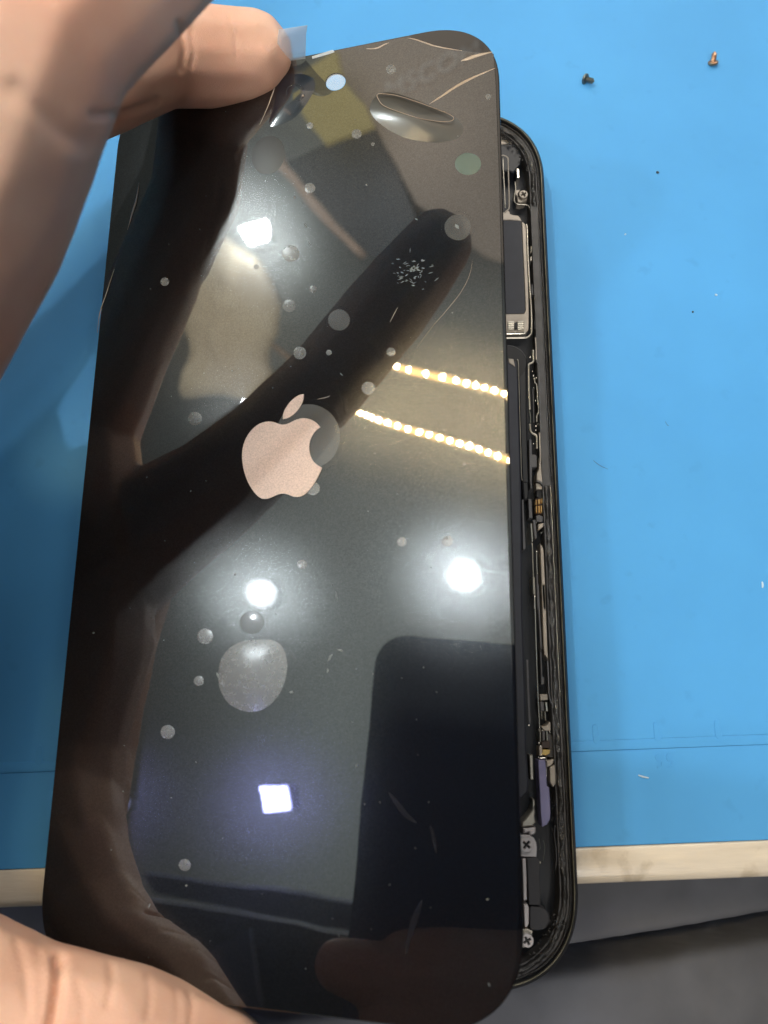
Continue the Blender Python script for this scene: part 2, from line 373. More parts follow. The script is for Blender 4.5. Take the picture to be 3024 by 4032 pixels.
lint('hair', [(2336, 1812), (2352, 1826), (2372, 1838), (2394, 1847)], 0.003, M['brown'], 'short brown hair on the blue mat right of the phone body', 'hair')
lint('hair', [(2620, 1660), (2628, 1674), (2634, 1676)], 0.0025, M['brown'], 'very short dark hair on the mat above the brown one', 'hair')

def screw(px, py, rot, tilt, m, label):
    p = on_z(px, py, 0.0)
    root = empty('screw', Matrix.Translation((p.x, p.y, 0.062)) @ Matrix.Rotation(rot, 4, 'Z') @ Matrix.Rotation(tilt, 4, 'X')); tag(root, label, 'screw', 'loose screws on the mat')
    bm = bmesh.new(); tau = 2 * math.pi; rings = []
    for z, r in ((-0.062, 0.088), (-0.052, 0.098), (-0.020, 0.098), (-0.010, 0.085), (-0.006, 0.05)):
        rings.append([bm.verts.new((r * math.cos(tau * k / 24), r * math.sin(tau * k / 24), z)) for k in range(24)])
    for a, b in zip(rings[:-1], rings[1:]):
        for k in range(24): bm.faces.new((a[k], a[(k + 1) % 24], b[(k + 1) % 24], b[k]))
    bm.faces.new(rings[0]); bm.faces.new(rings[-1]); mesh('screw_head', bm, m, root, False)
    bm = bmesh.new(); P = []; rings = []
    for i in range(15):
        z = -0.008 + 0.012 * i; r = (0.052 if i % 2 else 0.040) * (1.0 if i < 12 else 1 - 0.25 * (i - 11))
        rings.append([bm.verts.new((r * math.cos(tau * k / 16), r * math.sin(tau * k / 16), z)) for k in range(16)])
    for a, b in zip(rings[:-1], rings[1:]):
        for k in range(16): bm.faces.new((a[k], a[(k + 1) % 16], b[(k + 1) % 16], b[k]))
    bm.faces.new(rings[-1]); mesh('screw_shank', bm, m, root, False)
screw(2804, 248, 0.25, math.radians(-32), M['copper'], 'copper coloured screw standing head down on the mat, the right one')
screw(2308, 322, 0.9, math.radians(72), M['dull'], 'dull grey screw lying on its side on the mat, nearer the black glass')

# ------------------------------------------------------------------ the opened phone body
body = empty('phone_body', BM); tag(body, 'opened black phone body with exposed inner parts lying on the blue mat', 'phone')
BW, BL, BR = 7.15, 14.67, 1.42
def ring(name, o0, o1, z0, z1, m, bev=0.0, rough=0.0, seg=26, patchy=False):
    outer = rrect(BW - 2 * o0, BL - 2 * o0, max(0.2, BR - o0), seg); inner = rrect(BW - 2 * o1, BL - 2 * o1, max(0.15, BR - o1), seg)
    def dense(l, ds=0.045):
        out = []
        for i in range(len(l)):
            a = l[i]; b = l[(i + 1) % len(l)]; n = max(1, int((b - a).length / ds))
            for k in range(n): out.append(a.lerp(b, k / n))
        return out
    if not rough: return plate(name, [outer, inner], z0, z1, m, body, bev)
    mid = rrect(BW - (o0 + o1), BL - (o0 + o1), max(0.2, BR - (o0 + o1) / 2), seg); D = dense(mid); N = len(D); bm = bmesh.new(); rows = []
    for i in range(N):
        t = (D[(i + 1) % N] - D[i - 1]).normalized(); nn = Vector((-t.y, t.x)); row = []
        for k in range(7):
            f = (k / 6 - 0.5); prof_ = math.sqrt(max(0, 1 - (2 * f) ** 2)); x = D[i] + nn * (f * (o1 - o0))
            nz = noise.noise(Vector((x.x * 9, x.y * 9, o0 * 31))) + 0.7 * noise.noise(Vector((x.x * 22, x.y * 14, o0 * 57)))
            x = x + nn * (0.35 * rough * noise.noise(Vector((x.x * 11, x.y * 7, 3 + o0 * 9))))
            g = 1.0
            if patchy and x.y > 0.2 and x.y < 5.4: g = 0.12
            row.append(bm.verts.new((x.x, x.y, z0 + (z1 - z0) * prof_ * g - (0.03 * (1 - g)) + g * rough * nz * (0.35 + prof_))))
        rows.append(row)
    for i in range(N):
        a, b = rows[i], rows[(i + 1) % N]
        for k in range(6): bm.faces.new((a[k], b[k], b[k + 1], a[k + 1]))
    return mesh(name, bm, m, body, True)
plate('tray', [rrect(BW - 0.2, BL - 0.2, BR - 0.1)], 0.05, 0.36, M['floor'], body)
ring('side_rail', 0.0, 0.075, 0.02, 0.74, M['rail'], 0.04)
ring('worn_rim', 0.050, 0.064, 0.70, 0.745, M['rim'], 0.004)
ring('inner_ledge', 0.075, 0.255, 0.30, 0.655, M['lip'])
ring('glue_bead', 0.080, 0.122, 0.64, 0.685, M['glue'], rough=0.016)
ring('glue_bead', 0.135, 0.245, 0.645, 0.690, M['glue'], rough=0.032, patchy=True)
def edge_line(y0, y1, off, r, m):
    x = BW / 2 - off
    tube('ledge_line', [(x + 0.003 * noise.noise(Vector((k * 0.9, off * 50, 0))), y0 + (y1 - y0) * k / 40, 0.672 + 0.008 * noise.noise(Vector((k * 0.7, 4, off)))) for k in range(41)], r, M[m], body, 1, 6)
edge_line(0.2, -3.2, 0.128, 0.006, 'metal'); edge_line(5.2, 0.3, 0.130, 0.005, 'grey')
bm = bmesh.new()                                            # lumps of dried glue in the two right corners
for k in range(150):
    top = k < 85; an = random.uniform(5, 85) if top else random.uniform(-85, -20); rr_ = BR - random.uniform(0.10, 0.30)
    c = Vector((BW / 2 - BR + rr_ * math.cos(math.radians(an)), math.copysign(BL / 2 - BR, an) + rr_ * math.sin(math.radians(an)), 0.665))
    bmesh.ops.create_icosphere(bm, subdivisions=1, radius=1.0, matrix=Matrix.Translation(c) @ Matrix.Rotation(random.random() * 3.1, 4, 'Z') @ Matrix.Diagonal((random.uniform(0.012, 0.045), random.uniform(0.010, 0.022), random.uniform(0.008, 0.022), 1)))
tag(mesh('glue_residue', bm, M['glue'], body, True), kind='stuff')

ZC = 0.60
SH = {'A': (1900, 420, 4.609), 'B': (1900, 800, 3.685), 'C': (1950, 1300, 3.685), 'D': (1950, 1800, 3.685), 'E': (1950, 2300, 3.685), 'F': (1980, 2700, 3.685), 'G': (1980, 3250, 3.404)}
def tr(s, pts, z=ZC):
    x0, y0, k = SH[s]; return [bod(x0 + a / k, y0 + b / k, z) for a, b in pts]
def inner(name, s, pts, m, z1=ZC, z0=0.34, bev=0.008, rnd=0):
    P = tr(s, pts, z1)
    if rnd: P = curve(P, rnd)
    return plate(name, [P], z0, z1, M[m], body, bev)
def wire(name, s, pts, wd, m, z=ZC, flat=0.7, smooth=4, rough=0.0, n=8):
    P = curve(tr(s, pts, z), smooth, False); k = SH[s][2]; r = wd / k / 2 / 24.3 / 10
    if rough: P = [p + Vector((noise.noise(p * 17) * rough, noise.noise(p * 17 + Vector((5, 5, 5))) * rough, noise.noise(p * 13 + Vector((9, 0, 0))) * rough)) for p in P]
    return tube(name, P, r, M[m], body, flat, n, rfun=(lambda t: 1 + 0.45 * noise.noise(Vector((t * 40, 1, 2)))) if rough else None)
def bead(s, x, y, r, m='bright', z=0.56):
    p = tr(s, [(x, y)], z)[0]; bm = bmesh.new(); bmesh.ops.create_icosphere(bm, subdivisions=2, radius=r / SH[s][2] / 243, matrix=Matrix.Translation(p))
    return mesh('solder_bead', bm, M[m], body, True)
def bodyscrew(s, x, y, r, m, rot=0.3, z=0.62):
    p = tr(s, [(x, y)], z)[0]; R = r / SH[s][2] / 243
    bm = bmesh.new(); loop = [(p.x + R * math.cos(2 * math.pi * k / 28), p.y + R * math.sin(2 * math.pi * k / 28)) for k in range(28)]
    a = R * 0.62; b = R * 0.17; cr = [(a, b), (b, b), (b, a), (-b, a), (-b, b), (-a, b), (-a, -b), (-b, -b), (-b, -a), (b, -a), (b, -b), (a, -b)]
    hole = [(p.x + u * math.cos(rot) - v * math.sin(rot), p.y + u * math.sin(rot) + v * math.cos(rot)) for u, v in cr]
    plate_bm(bm, [loop, hole], z - 0.06, z, 0.006); h = mesh('fixing_screw', bm, M[m], body)
    bm = bmesh.new(); plate_bm(bm, [[(p.x + R * 0.9 * math.cos(2 * math.pi * k / 20), p.y + R * 0.9 * math.sin(2 * math.pi * k / 20)) for k in range(20)]], z - 0.09, z - 0.045)
    mesh('cross_recess', bm, M['black'], h)

# top corner and loudspeaker
inner('corner_plate', 'A', [(300, 470), (365, 490), (480, 570), (600, 640), (640, 668), (300, 680)], 'beige', 0.57)
inner('camera_block', 'A', [(300, 678), (630, 672), (675, 700), (690, 800), (712, 910), (690, 1050), (640, 1105), (565, 1195), (480, 1165), (300, 1150)], 'floor', 0.60, bev=0.02)
wire('bracket_rail', 'A', [(340, 885), (385, 888), (435, 910), (462, 960), (468, 1200), (478, 1500), (482, 1820), (450, 1880), (405, 1915)], 30, 'beige')
wire('bracket_rail', 'A', [(372, 930), (380, 1200), (398, 1500), (412, 1830)], 24, 'metal')
inner('clip', 'A', [(618, 1120), (662, 1125), (672, 1290), (628, 1295)], 'bright')
inner('screw_tab', 'A', [(580, 1512), (690, 1505), (640, 1580), (650, 1650), (700, 1690), (820, 1650), (790, 1710), (700, 1735), (640, 1722), (628, 1620), (580, 1575)], 'beige', 0.57)
bodyscrew('A', 745, 1585, 90, 'beige', 0.5)
wire('thin_lead', 'A', [(590, 1360), (602, 1500), (577, 1620), (580, 1710), (622, 1765), (720, 1775), (810, 1785), (850, 1825), (876, 1950), (890, 2200)], 16, 'metal')
wire('thin_lead', 'B', [(692, 85), (712, 260), (722, 420), (715, 600)], 13, 'grey')
inner('bracket', 'A', [(350, 1915), (405, 1910), (465, 1880), (488, 1900), (500, 1945), (560, 1965), (640, 1972), (690, 2020), (710, 2080), (640, 2062), (520, 2050), (350, 2052)], 'beige')
inner('speaker_label', 'B', [(250, 250), (555, 252), (570, 330), (585, 700), (605, 1100), (622, 1550), (600, 1598), (250, 1605)], 'slate', 0.60, bev=0.004)
inner('speaker_frame', 'B', [(566, 262), (612, 290), (632, 340), (645, 700), (662, 1150), (672, 1600), (668, 1830), (640, 1872), (250, 1880), (250, 1602), (603, 1600), (626, 1552), (609, 1100), (589, 700), (574, 330)], 'beige', 0.585)
wire('bracket_rail', 'B', [(628, 310), (646, 360), (656, 700), (680, 1150), (708, 1550), (712, 1850), (690, 1915), (640, 1950), (520, 1955), (300, 1958)], 32, 'metal')
wire('bracket_rail', 'B', [(300, 1895), (560, 1893), (630, 1885)], 20, 'bright')
for x0, x1 in ((368, 462), (505, 602)):
    inner('knurled_contact', 'B', [(x0, 1710), (x1, 1705), (x1, 1835), (x0, 1842)], 'metal', 0.62)
    for k in range(4): inner('contact_rib', 'B', [(x0 + 4, 1728 + 28 * k), (x1 - 4, 1725 + 28 * k), (x1 - 4, 1737 + 28 * k), (x0 + 4, 1740 + 28 * k)], 'bright', 0.632, 0.6, 0.004)
inner('contact_gap', 'B', [(466, 1735), (502, 1720), (502, 1820), (466, 1830)], 'black', 0.618)
for q4 in ([(703, 615), (720, 615), (718, 715), (700, 715)], [(697, 770), (716, 775), (713, 835), (694, 832)]): inner('clip', 'B', q4, 'bright')
inner('clip', 'B', [(714, 1165), (730, 1175), (744, 1335), (716, 1320), (708, 1250)], 'grey')
wire('thin_lead', 'B', [(735, 810), (742, 1000), (752, 1200), (758, 1500), (760, 1830)], 12, 'grey')
wire('thin_lead', 'B', [(752, 900), (764, 1200), (780, 1500), (797, 1850), (790, 1920), (765, 1950)], 12, 'grey')

# battery and coil
cx = tr('C', [(190, 470)], 0.56)[0]
bm = bmesh.new(); R = 0.33
plate_bm(bm, [[(cx.x + R * math.cos(2 * math.pi * k / 48), cx.y + R * math.sin(2 * math.pi * k / 48)) for k in range(48)]], 0.34, 0.56, 0.02); mesh('coil_cap', bm, M['rail'], body)
tube('coil_edge', [(cx.x + R * 0.97 * math.cos(math.pi * k / 24), cx.y + R * 0.97 * math.sin(math.pi * k / 24), 0.56) for k in range(2, 22)], 0.006, M['grey'], body, 1, 6)
inner('foil_corner', 'C', [(190, 410), (265, 415), (290, 530), (200, 470)], 'beige', 0.585)
L1 = tr('C', [(330, 425), (345, 800), (355, 1200), (370, 1700), (382, 2200)]) + tr('E', [(405, 500), (425, 1000), (445, 1600)]) + tr('F', [(350, 900), (372, 1200), (385, 1450), (370, 1560), (280, 1645)])
Lft = [Vector((p.x - 1.6, p.y, p.z)) for p in (L1[0], L1[-1])]
plate('battery', [L1 + [Lft[1], Lft[0]]], 0.34, 0.57, M['slate'], body, 0.03)
wire('battery_edge', 'C', [(318, 425), (335, 470), (345, 800), (355, 1200), (370, 1700), (380, 2080), (392, 2180)], 13, 'metal', 0.575)
inner('side_slab', 'C', [(335, 430), (420, 410), (455, 480), (458, 1200), (475, 1900), (488, 2212), (395, 2212), (372, 1700), (357, 1200)], 'black', 0.555, bev=0.02)
inner('side_slab', 'D', [(395, 360), (480, 360), (487, 500), (480, 600), (470, 620), (412, 615)], 'black', 0.56, bev=0.02)
inner('flat_strip', 'D', [(385, 618), (412, 615), (425, 980), (442, 1310), (430, 1338), (402, 1340), (395, 1000)], 'grey', 0.575)
wire('flat_strip', 'E', [(462, 1095), (472, 1400), (485, 1750), (500, 2040)], 34, 'grey', 0.57, 0.4)
bead('E', 487, 2050, 17)
# frame-side brackets and flexes
wire('bracket_rail', 'C', [(550, 285), (553, 380), (555, 445), (530, 475), (492, 492), (484, 530), (487, 800), (495, 1000), (502, 1150)], 34, 'metal', 0.61)
wire('bracket_rail', 'C', [(503, 1360), (510, 1440), (530, 1490), (585, 1520), (602, 1550), (605, 1720)], 34, 'metal', 0.61)
wire('thin_lead', 'C', [(498, 1165), (505, 1220), (512, 1290), (510, 1345)], 20, 'dull', 0.60, rough=0.01)
wire('ledge_edge', 'C', [(582, 100), (590, 250), (594, 440), (625, 490), (636, 560), (640, 800), (650, 1150), (658, 1460)], 17, 'grey', 0.655)
wire('ledge_edge', 'C', [(584, 110), (592, 250), (595, 430)], 20, 'beige', 0.66)
wire('flex_cable', 'C', [(570, 690), (575, 760), (598, 790), (605, 860), (612, 960), (622, 1080), (628, 1190), (604, 1240), (600, 1330)], 22, 'metal', 0.60, rough=0.012)
wire('flex_cable', 'C', [(545, 850), (552, 1000), (556, 1150), (560, 1340)], 16, 'grey', 0.55)
wire('flex_cable', 'C', [(612, 600), (626, 700), (640, 800)], 14, 'dull', 0.6)
for x, y, r in ((553, 662, 20), (596, 695, 18), (540, 598, 11), (508, 395, 20), (590, 1395, 18), (590, 1455, 16), (643, 1440, 14), (618, 1365, 14), (583, 1020, 14), (555, 1650, 14), (500, 1365, 15), (560, 840, 12)): bead('C', x, y, r)
wire('ledge_edge', 'C', [(642, 1490), (650, 1700), (656, 1900), (640, 1960)], 22, 'beige', 0.655)
inner('grey_block', 'C', [(490, 1580), (528, 1590), (536, 1800), (585, 1805), (604, 1830), (606, 1985), (535, 1992), (532, 2212), (502, 2212)], 'grey', 0.60)
inner('grey_block', 'D', [(502, 350), (530, 350), (536, 455), (515, 455)], 'grey', 0.60)
inner('frame_lip', 'D', [(640, 0), (660, 0), (672, 200), (686, 380), (650, 345), (602, 330), (605, 230), (632, 180)], 'beige', 0.65)
inner('frame_lip', 'D', [(590, 372), (640, 382), (678, 425), (690, 470), (596, 466)], 'beige', 0.60)
wire('arc_bracket', 'D', [(600, 342), (655, 365), (697, 420), (708, 600), (722, 800), (722, 930), (700, 1000)], 27, 'grey', 0.64)
inner('button_well', 'D', [(597, 478), (692, 474), (697, 600), (640, 612), (600, 570)], 'black', 0.55)
for q4 in ([(582, 622), (602, 610), (602, 690), (584, 690)], [(618, 612), (652, 606), (652, 680), (622, 682)], [(668, 600), (686, 596), (688, 668), (670, 670)], [(584, 712), (606, 706), (608, 815), (588, 800)], [(620, 706), (646, 704), (648, 812), (628, 815)], [(656, 702), (680, 700), (682, 800), (660, 808)]): inner('gold_contact', 'D', q4, 'gold', 0.62, 0.5, 0.006)
inner('contact_carrier', 'D', [(578, 600), (700, 585), (702, 830), (580, 830)], 'brown', 0.57)
inner('grey_block', 'D', [(480, 600), (528, 612), (542, 882), (492, 880)], 'grey', 0.60)
inner('switch_plate', 'D', [(592, 850), (640, 835), (690, 860), (688, 945), (600, 935)], 'grey', 0.60)
inner('frame_lip', 'D', [(622, 972), (705, 952), (695, 1010), (625, 1062)], 'beige', 0.645)
bead('D', 665, 1100, 18, 'dull'); bead('D', 690, 1085, 14, 'dull'); bead('D', 598, 950, 12)
inner('contact_spring', 'D', [(508, 958), (536, 958), (552, 1225), (530, 1245)], 'bright', 0.61)
wire('long_rod', 'D', [(532, 1245), (540, 1320), (545, 1500), (552, 1700), (562, 1850), (570, 2000), (572, 2200)], 20, 'metal', 0.60)
wire('long_rod', 'E', [(572, 150), (582, 500), (597, 1000), (615, 1500), (632, 1850), (645, 2110)], 20, 'bright', 0.60)
inner('rod_clamp', 'D', [(540, 1740), (575, 1740), (588, 1990), (550, 1995)], 'metal', 0.612); bead('D', 568, 1998, 16)
inner('grey_block', 'D', [(545, 908), (586, 908), (608, 1170), (574, 1192)], 'grey', 0.59)
wire('flex_rod', 'D', [(596, 1350), (602, 1600), (612, 1900), (622, 2212)], 26, 'grey', 0.61)
wire('flex_rod', 'D', [(598, 1350), (603, 1550), (610, 1700)], 14, 'bright', 0.63)
wire('flex_rod', 'E', [(620, 0), (632, 300), (648, 600), (668, 950)], 28, 'grey', 0.61)
inner('frame_lip', 'D', [(652, 1248), (690, 1308), (702, 1345), (722, 1800), (736, 2212), (694, 2212), (668, 1700)], 'beige', 0.65)
inner('frame_lip', 'E', [(672, 0), (722, 0), (742, 500), (765, 1050), (776, 1110), (748, 1060), (715, 1022), (702, 900), (686, 400)], 'beige', 0.65)
wire('ledge_edge', 'E', [(760, 1110), (772, 1350), (780, 1560), (800, 1690), (842, 1780), (858, 2000), (862, 2212)], 20, 'grey', 0.655)
inner('flex_tail', 'E', [(650, 960), (672, 960), (686, 1340), (712, 1350), (712, 1450), (668, 1460)], 'grey', 0.58)
inner('clip', 'E', [(648, 1600), (762, 1596), (766, 1682), (656, 1690)], 'beige', 0.61)
for q4 in ([(722, 1715), (755, 1712), (768, 1850), (735, 1845)], [(664, 1845), (680, 1845), (686, 1962), (670, 1960)], [(714, 1852), (732, 1850), (742, 1978), (724, 1975)]): inner('contact_bar', 'E', q4, 'bright', 0.61)
inner('contact_bar', 'E', [(650, 1700), (705, 1710), (712, 1840), (660, 1840)], 'grey', 0.59)
inner('bracket', 'F', [(555, 592), (620, 585), (655, 555), (672, 515), (692, 540), (694, 655), (600, 655)], 'beige')
for q4, mm in (([(530, 660), (552, 660), (556, 820), (536, 820)], 'metal'), ([(572, 655), (612, 655), (610, 800), (578, 800)], 'grey'), ([(630, 660), (650, 662), (655, 800), (634, 798)], 'bright')): inner('contact_bar', 'F', q4, mm)
bead('F', 528, 640, 24, 'metal'); bead('F', 570, 650, 16); bead('F', 524, 832, 18); bead('F', 548, 880, 18); bead('F', 680, 672, 12)
inner('screw_post', 'F', [(560, 805), (685, 800), (692, 905), (562, 908)], 'brown', 0.58)
inner('amber_cap', 'F', [(575, 925), (690, 930), (680, 985), (630, 1012), (575, 1005)], 'amber', 0.6)
inner('contact_bar', 'F', [(525, 880), (572, 885), (576, 1020), (532, 1022)], 'beige')
inner('mount_plate', 'F', [(640, 700), (690, 690), (750, 800), (760, 1060), (690, 1040), (600, 1030), (660, 900)], 'lip', 0.56)
wire('thin_lead', 'F', [(515, 1035), (545, 1052), (600, 1045), (628, 1062), (634, 1150), (634, 1330)], 13, 'bright')
inner('violet_sticker', 'F', [(514, 1082), (612, 1076), (626, 1180), (632, 1300), (638, 1455), (672, 1478), (682, 1640), (690, 1850), (684, 1940), (640, 2015), (572, 2052), (552, 1850), (536, 1500)], 'violet', 0.63)
inner('frame_lip', 'F', [(636, 1092), (745, 1064), (728, 1125), (690, 1165), (636, 1184)], 'beige', 0.63)
inner('frame_lip', 'F', [(680, 1182), (765, 1142), (772, 1400), (732, 1472), (688, 1405)], 'beige', 0.65)
inner('cover_plate', 'F', [(385, 1003), (435, 1006), (446, 1362), (402, 1366)], 'metal', 0.585)
inner('foil_curl', 'F', [(428, 1640), (458, 1650), (456, 1740), (474, 1830), (466, 1900), (482, 1990), (440, 2035), (275, 2052), (272, 1985), (340, 1910), (415, 1810), (440, 1720)], 'metal', 0.6, bev=0.02)
inner('foil_curl', 'F', [(300, 2072), (480, 2060), (482, 2128), (462, 2160), (390, 2180), (380, 2130), (300, 2150)], 'white', 0.6, bev=0.02)
for k in range(9): bead('F', 700 + 40 * random.random(), 1700 + 460 * random.random(), 9 + 6 * random.random(), 'rail', 0.62)
inner('screw_plate', 'G', [(180, 130), (270, 128), (350, 130), (415, 165), (450, 230), (458, 300), (452, 425), (300, 422), (180, 410)], 'white', 0.60)
bodyscrew('G', 318, 262, 88, 'white', 0.85, 0.65)
bodyscrew('G', 328, 1548, 78, 'white', 0.5, 0.63)
inner('screw_plate', 'G', [(250, 1385), (330, 1385), (405, 1410), (385, 1500), (360, 1630), (250, 1640)], 'metal', 0.57)
inner('contact_spring', 'G', [(262, 450), (310, 448), (318, 700), (322, 1000), (280, 1012)], 'white', 0.61)
inner('contact_spring', 'G', [(280, 1060), (330, 1058), (350, 1105), (348, 1320), (325, 1365), (295, 1365)], 'white', 0.61)
inner('black_cover', 'G', [(325, 440), (450, 430), (496, 480), (488, 700), (500, 900), (506, 1072), (352, 1066), (340, 800)], 'char', 0.60)
bead('G', 496, 495, 15, 'metal')
inner('round_pad', 'G', [(370, 1100), (440, 1096), (520, 1104), (590, 1150), (628, 1225), (622, 1300), (590, 1360), (530, 1400), (440, 1405), (372, 1385), (366, 1240)], 'char', 0.60, rnd=3)
wire('glint_ring', 'G', [(485, 180), (500, 290), (488, 330)], 9, 'dull', 0.5); wire('glint_ring', 'G', [(540, 200), (560, 290), (540, 480)], 10, 'dull', 0.5)  # thin steel arcs shaped in place of small glints
wire('ledge_edge', 'G', [(700, 0), (690, 130), (712, 300), (720, 450), (700, 600)], 8, 'grey', 0.655)

# ------------------------------------------------------------------ the black glass panel with its film
panel = empty('back_panel', PM); tag(panel, 'black glass phone back with apple logo held over the opened phone', 'phone back')
pw0 = pan(483, 362); pw1 = pan(1959, 67); pw2 = pan(2073, 4100); pw3 = pan(130, 3870)
pcx = (pw0.x + pw1.x + pw2.x + pw3.x) / 4; pcy = (pw0.y + pw1.y + pw2.y + pw3.y) / 4
def circ(px, py, rx, ry, n=40, h=0.0, rot=0.0):
    c, s = math.cos(rot), math.sin(rot); out = []
    for k in range(n):
        a = 2 * math.pi * k / n; x = rx * math.cos(a); y = ry * math.sin(a); out.append(pan(px + x * c - y * s, py + x * s + y * c, h))
    return out
flash = circ(1322, 324, 40, 33, 28, rot=-0.35)
plate('glass', [rrect(PWID, PLEN, 1.25, 20, 2.3, pcx, pcy), flash], -0.026, 0.0, M['glass'], panel, 0.012)
plate('back_layer', [rrect(PWID - 0.05, PLEN - 0.05, 1.23, 20, 2.3, pcx, pcy), circ(1322, 310, 75, 75, 28)], -0.078, -0.0262, M['black'], panel, 0.01)
HF = 0.010
def pp(pts, h=HF): return [pan(x, y, h) for x, y in pts]
# film outline: along the glass on the left, inset on the right, torn short of the top right corner
fr = rrect(PWID - 0.03, PLEN - 0.03, 1.235, 20, 2.3, pcx, pcy)
k0 = len(fr)
right_in = pp([(1932, 203), (1944, 212), (1953, 330), (1967, 729), (1984, 1435), (1996, 1900), (2006, 2255), (2019, 2620), (2034, 3100), (2044, 3500), (2036, 3780)])
top_in = pp([(1610, 142), (1640, 153), (1690, 172), (1740, 186), (1820, 199), (1880, 206)])
left_part = [v for v in fr if v.x < pan(1600, 140).x or (v.y < 0 and v.x < pan(1990, 3900).x)]
left_part = [Vector((v.x, v.y, HF)) for v in fr]
lp = [v for v in left_part if (v.y > 5 and v.x < pan(1590, 140).x) or (v.y < 0 and v.x < right_in[-1].x - 0.05)]
tl = sorted([v for v in lp if v.y > 5], key=lambda v: math.atan2(v.y - pcy, v.x - pcx)); bl = sorted([v for v in lp if v.y < 0], key=lambda v: math.atan2(v.y - pcy, v.x - pcx))
outline = [*top_in, *right_in, *bl[::-1], *tl[::-1]]
film = plate('protective_film', [outline, flash], 0.0008, HF, M['film'], panel, 0.004)
plate('film_over_hole', [[v for v in circ(1322, 324, 38.5, 31.5, 28, rot=-0.35)]], 0.001, HF - 0.003, clear('thin_clear_film', 0.22, 0.4), film)
film['label'] = 'clear plastic film with air bubbles over the glass'
BUB = [(1221, 496, 20), (1405, 529, 27), (1469, 569, 11), (1923, 383, 17), (1221, 742, 29), (1161, 778, 9), (1146, 999, 45), (1010, 1052, 16), (1234, 1139, 21), (1139, 1205, 35), (1336, 1261, 55), (1803, 897, 65), (1181, 1391, 35), (1296, 1389, 17), (1540, 1387, 25), (1451, 1529, 36), (769, 1649, 37), (1213, 1720, 149), (1232, 1923, 38), (1582, 2134, 27), (1762, 2132, 30), (1190, 2222, 27), (993, 2451, 60), (809, 2506, 42), (784, 2681, 28), (662, 2882, 38), (729, 3405, 33), (1828, 1828, 10), (1444, 729, 6), (1540, 275, 27), (927, 2262, 8), (650, 1110, 24)]
bubble_me = {}
for i, (x, y, r) in enumerate(BUB):
    big = r > 100
    lp_ = circ(x, y, r, r * (0.97 if not big else 1.0), 30 if r > 15 else 16)
    lp_ = [v + Vector((noise.noise(Vector((k * 0.4, i, 0))), noise.noise(Vector((k * 0.4, i, 9))), 0)) * r * 0.00012 for k, v in enumerate(lp_)]
    bm = bmesh.new(); dome_bm(bm, lp_, HF - 0.002, (0.008 if big else 0.003 + r * 0.00004), 5)
    if r > 50: tube_bm(bm, [v + Vector((0, 0, HF + 0.001)) for v in [u.to_2d().to_3d() for u in lp_]], 0.0014, 6, 1.0, True)
    mesh('air_bubble', bm, M['halfbub' if big or r > 50 else 'bubble'], film, True)
bm = bmesh.new(); dome_bm(bm, circ(1843, 647, 56, 47, 36), HF - 0.002, 0.014); mesh('air_bubble', bm, M['greenbub'], film, True)['label'] = 'greenish oval air bubble'
bm = bmesh.new(); dome_bm(bm, curve([v.to_2d().to_3d() for v in pp([(852, 2650), (870, 2580), (930, 2525), (1010, 2512), (1085, 2515), (1128, 2560), (1138, 2640), (1110, 2730), (1050, 2795), (975, 2812), (900, 2780), (860, 2720)])], 4), HF - 0.002, 0.020, 7); mesh('air_bubble', bm, M['bubble'], film, True)['label'] = 'largest pale air bubble'
# the long blister with its fold, and the creases by the upper edge
bl_out = curve([v.to_2d().to_3d() for v in pp([(1452, 425), (1468, 385), (1505, 362), (1560, 366), (1640, 392), (1720, 425), (1790, 455), (1828, 500), (1815, 540), (1760, 560), (1700, 563), (1620, 552), (1550, 525), (1490, 485), (1463, 455)])], 4)
bm = bmesh.new(); dome_bm(bm, bl_out, HF - 0.002, 0.055, 8, 1.6); mesh('film_blister', bm, M['blister'], film, True)
loop = curve(pp([(1490, 372), (1560, 378), (1640, 402), (1720, 432), (1775, 455), (1787, 470), (1770, 480), (1730, 480), (1660, 470), (1580, 445), (1515, 420), (1492, 395)], 0.05), 4)
tube('fold_ridge', [p + Vector((0, 0, 0.012)) for p in loop], 0.006, M['crease_glare'], film, 0.8, 6, True)
def ridge(pts, r, m='crease_glare', taper=True, h=HF, flat=0.6):
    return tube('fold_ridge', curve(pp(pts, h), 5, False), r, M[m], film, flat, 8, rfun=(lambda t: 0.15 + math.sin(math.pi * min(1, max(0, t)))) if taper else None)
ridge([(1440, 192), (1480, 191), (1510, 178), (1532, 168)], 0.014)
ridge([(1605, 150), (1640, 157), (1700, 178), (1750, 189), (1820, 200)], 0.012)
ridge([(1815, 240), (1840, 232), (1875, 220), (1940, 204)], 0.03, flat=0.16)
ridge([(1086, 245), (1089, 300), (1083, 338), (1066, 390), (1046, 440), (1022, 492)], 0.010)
ridge([(1690, 410), (1740, 378), (1800, 338), (1870, 302), (1950, 268)], 0.022, flat=0.2)  # pale fold standing in for an LED streak mirrored in the film
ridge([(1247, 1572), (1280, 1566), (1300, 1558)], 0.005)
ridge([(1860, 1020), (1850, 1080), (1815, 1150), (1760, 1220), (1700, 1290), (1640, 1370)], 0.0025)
ridge([(1567, 1208), (1550, 1240), (1535, 1270)], 0.005)
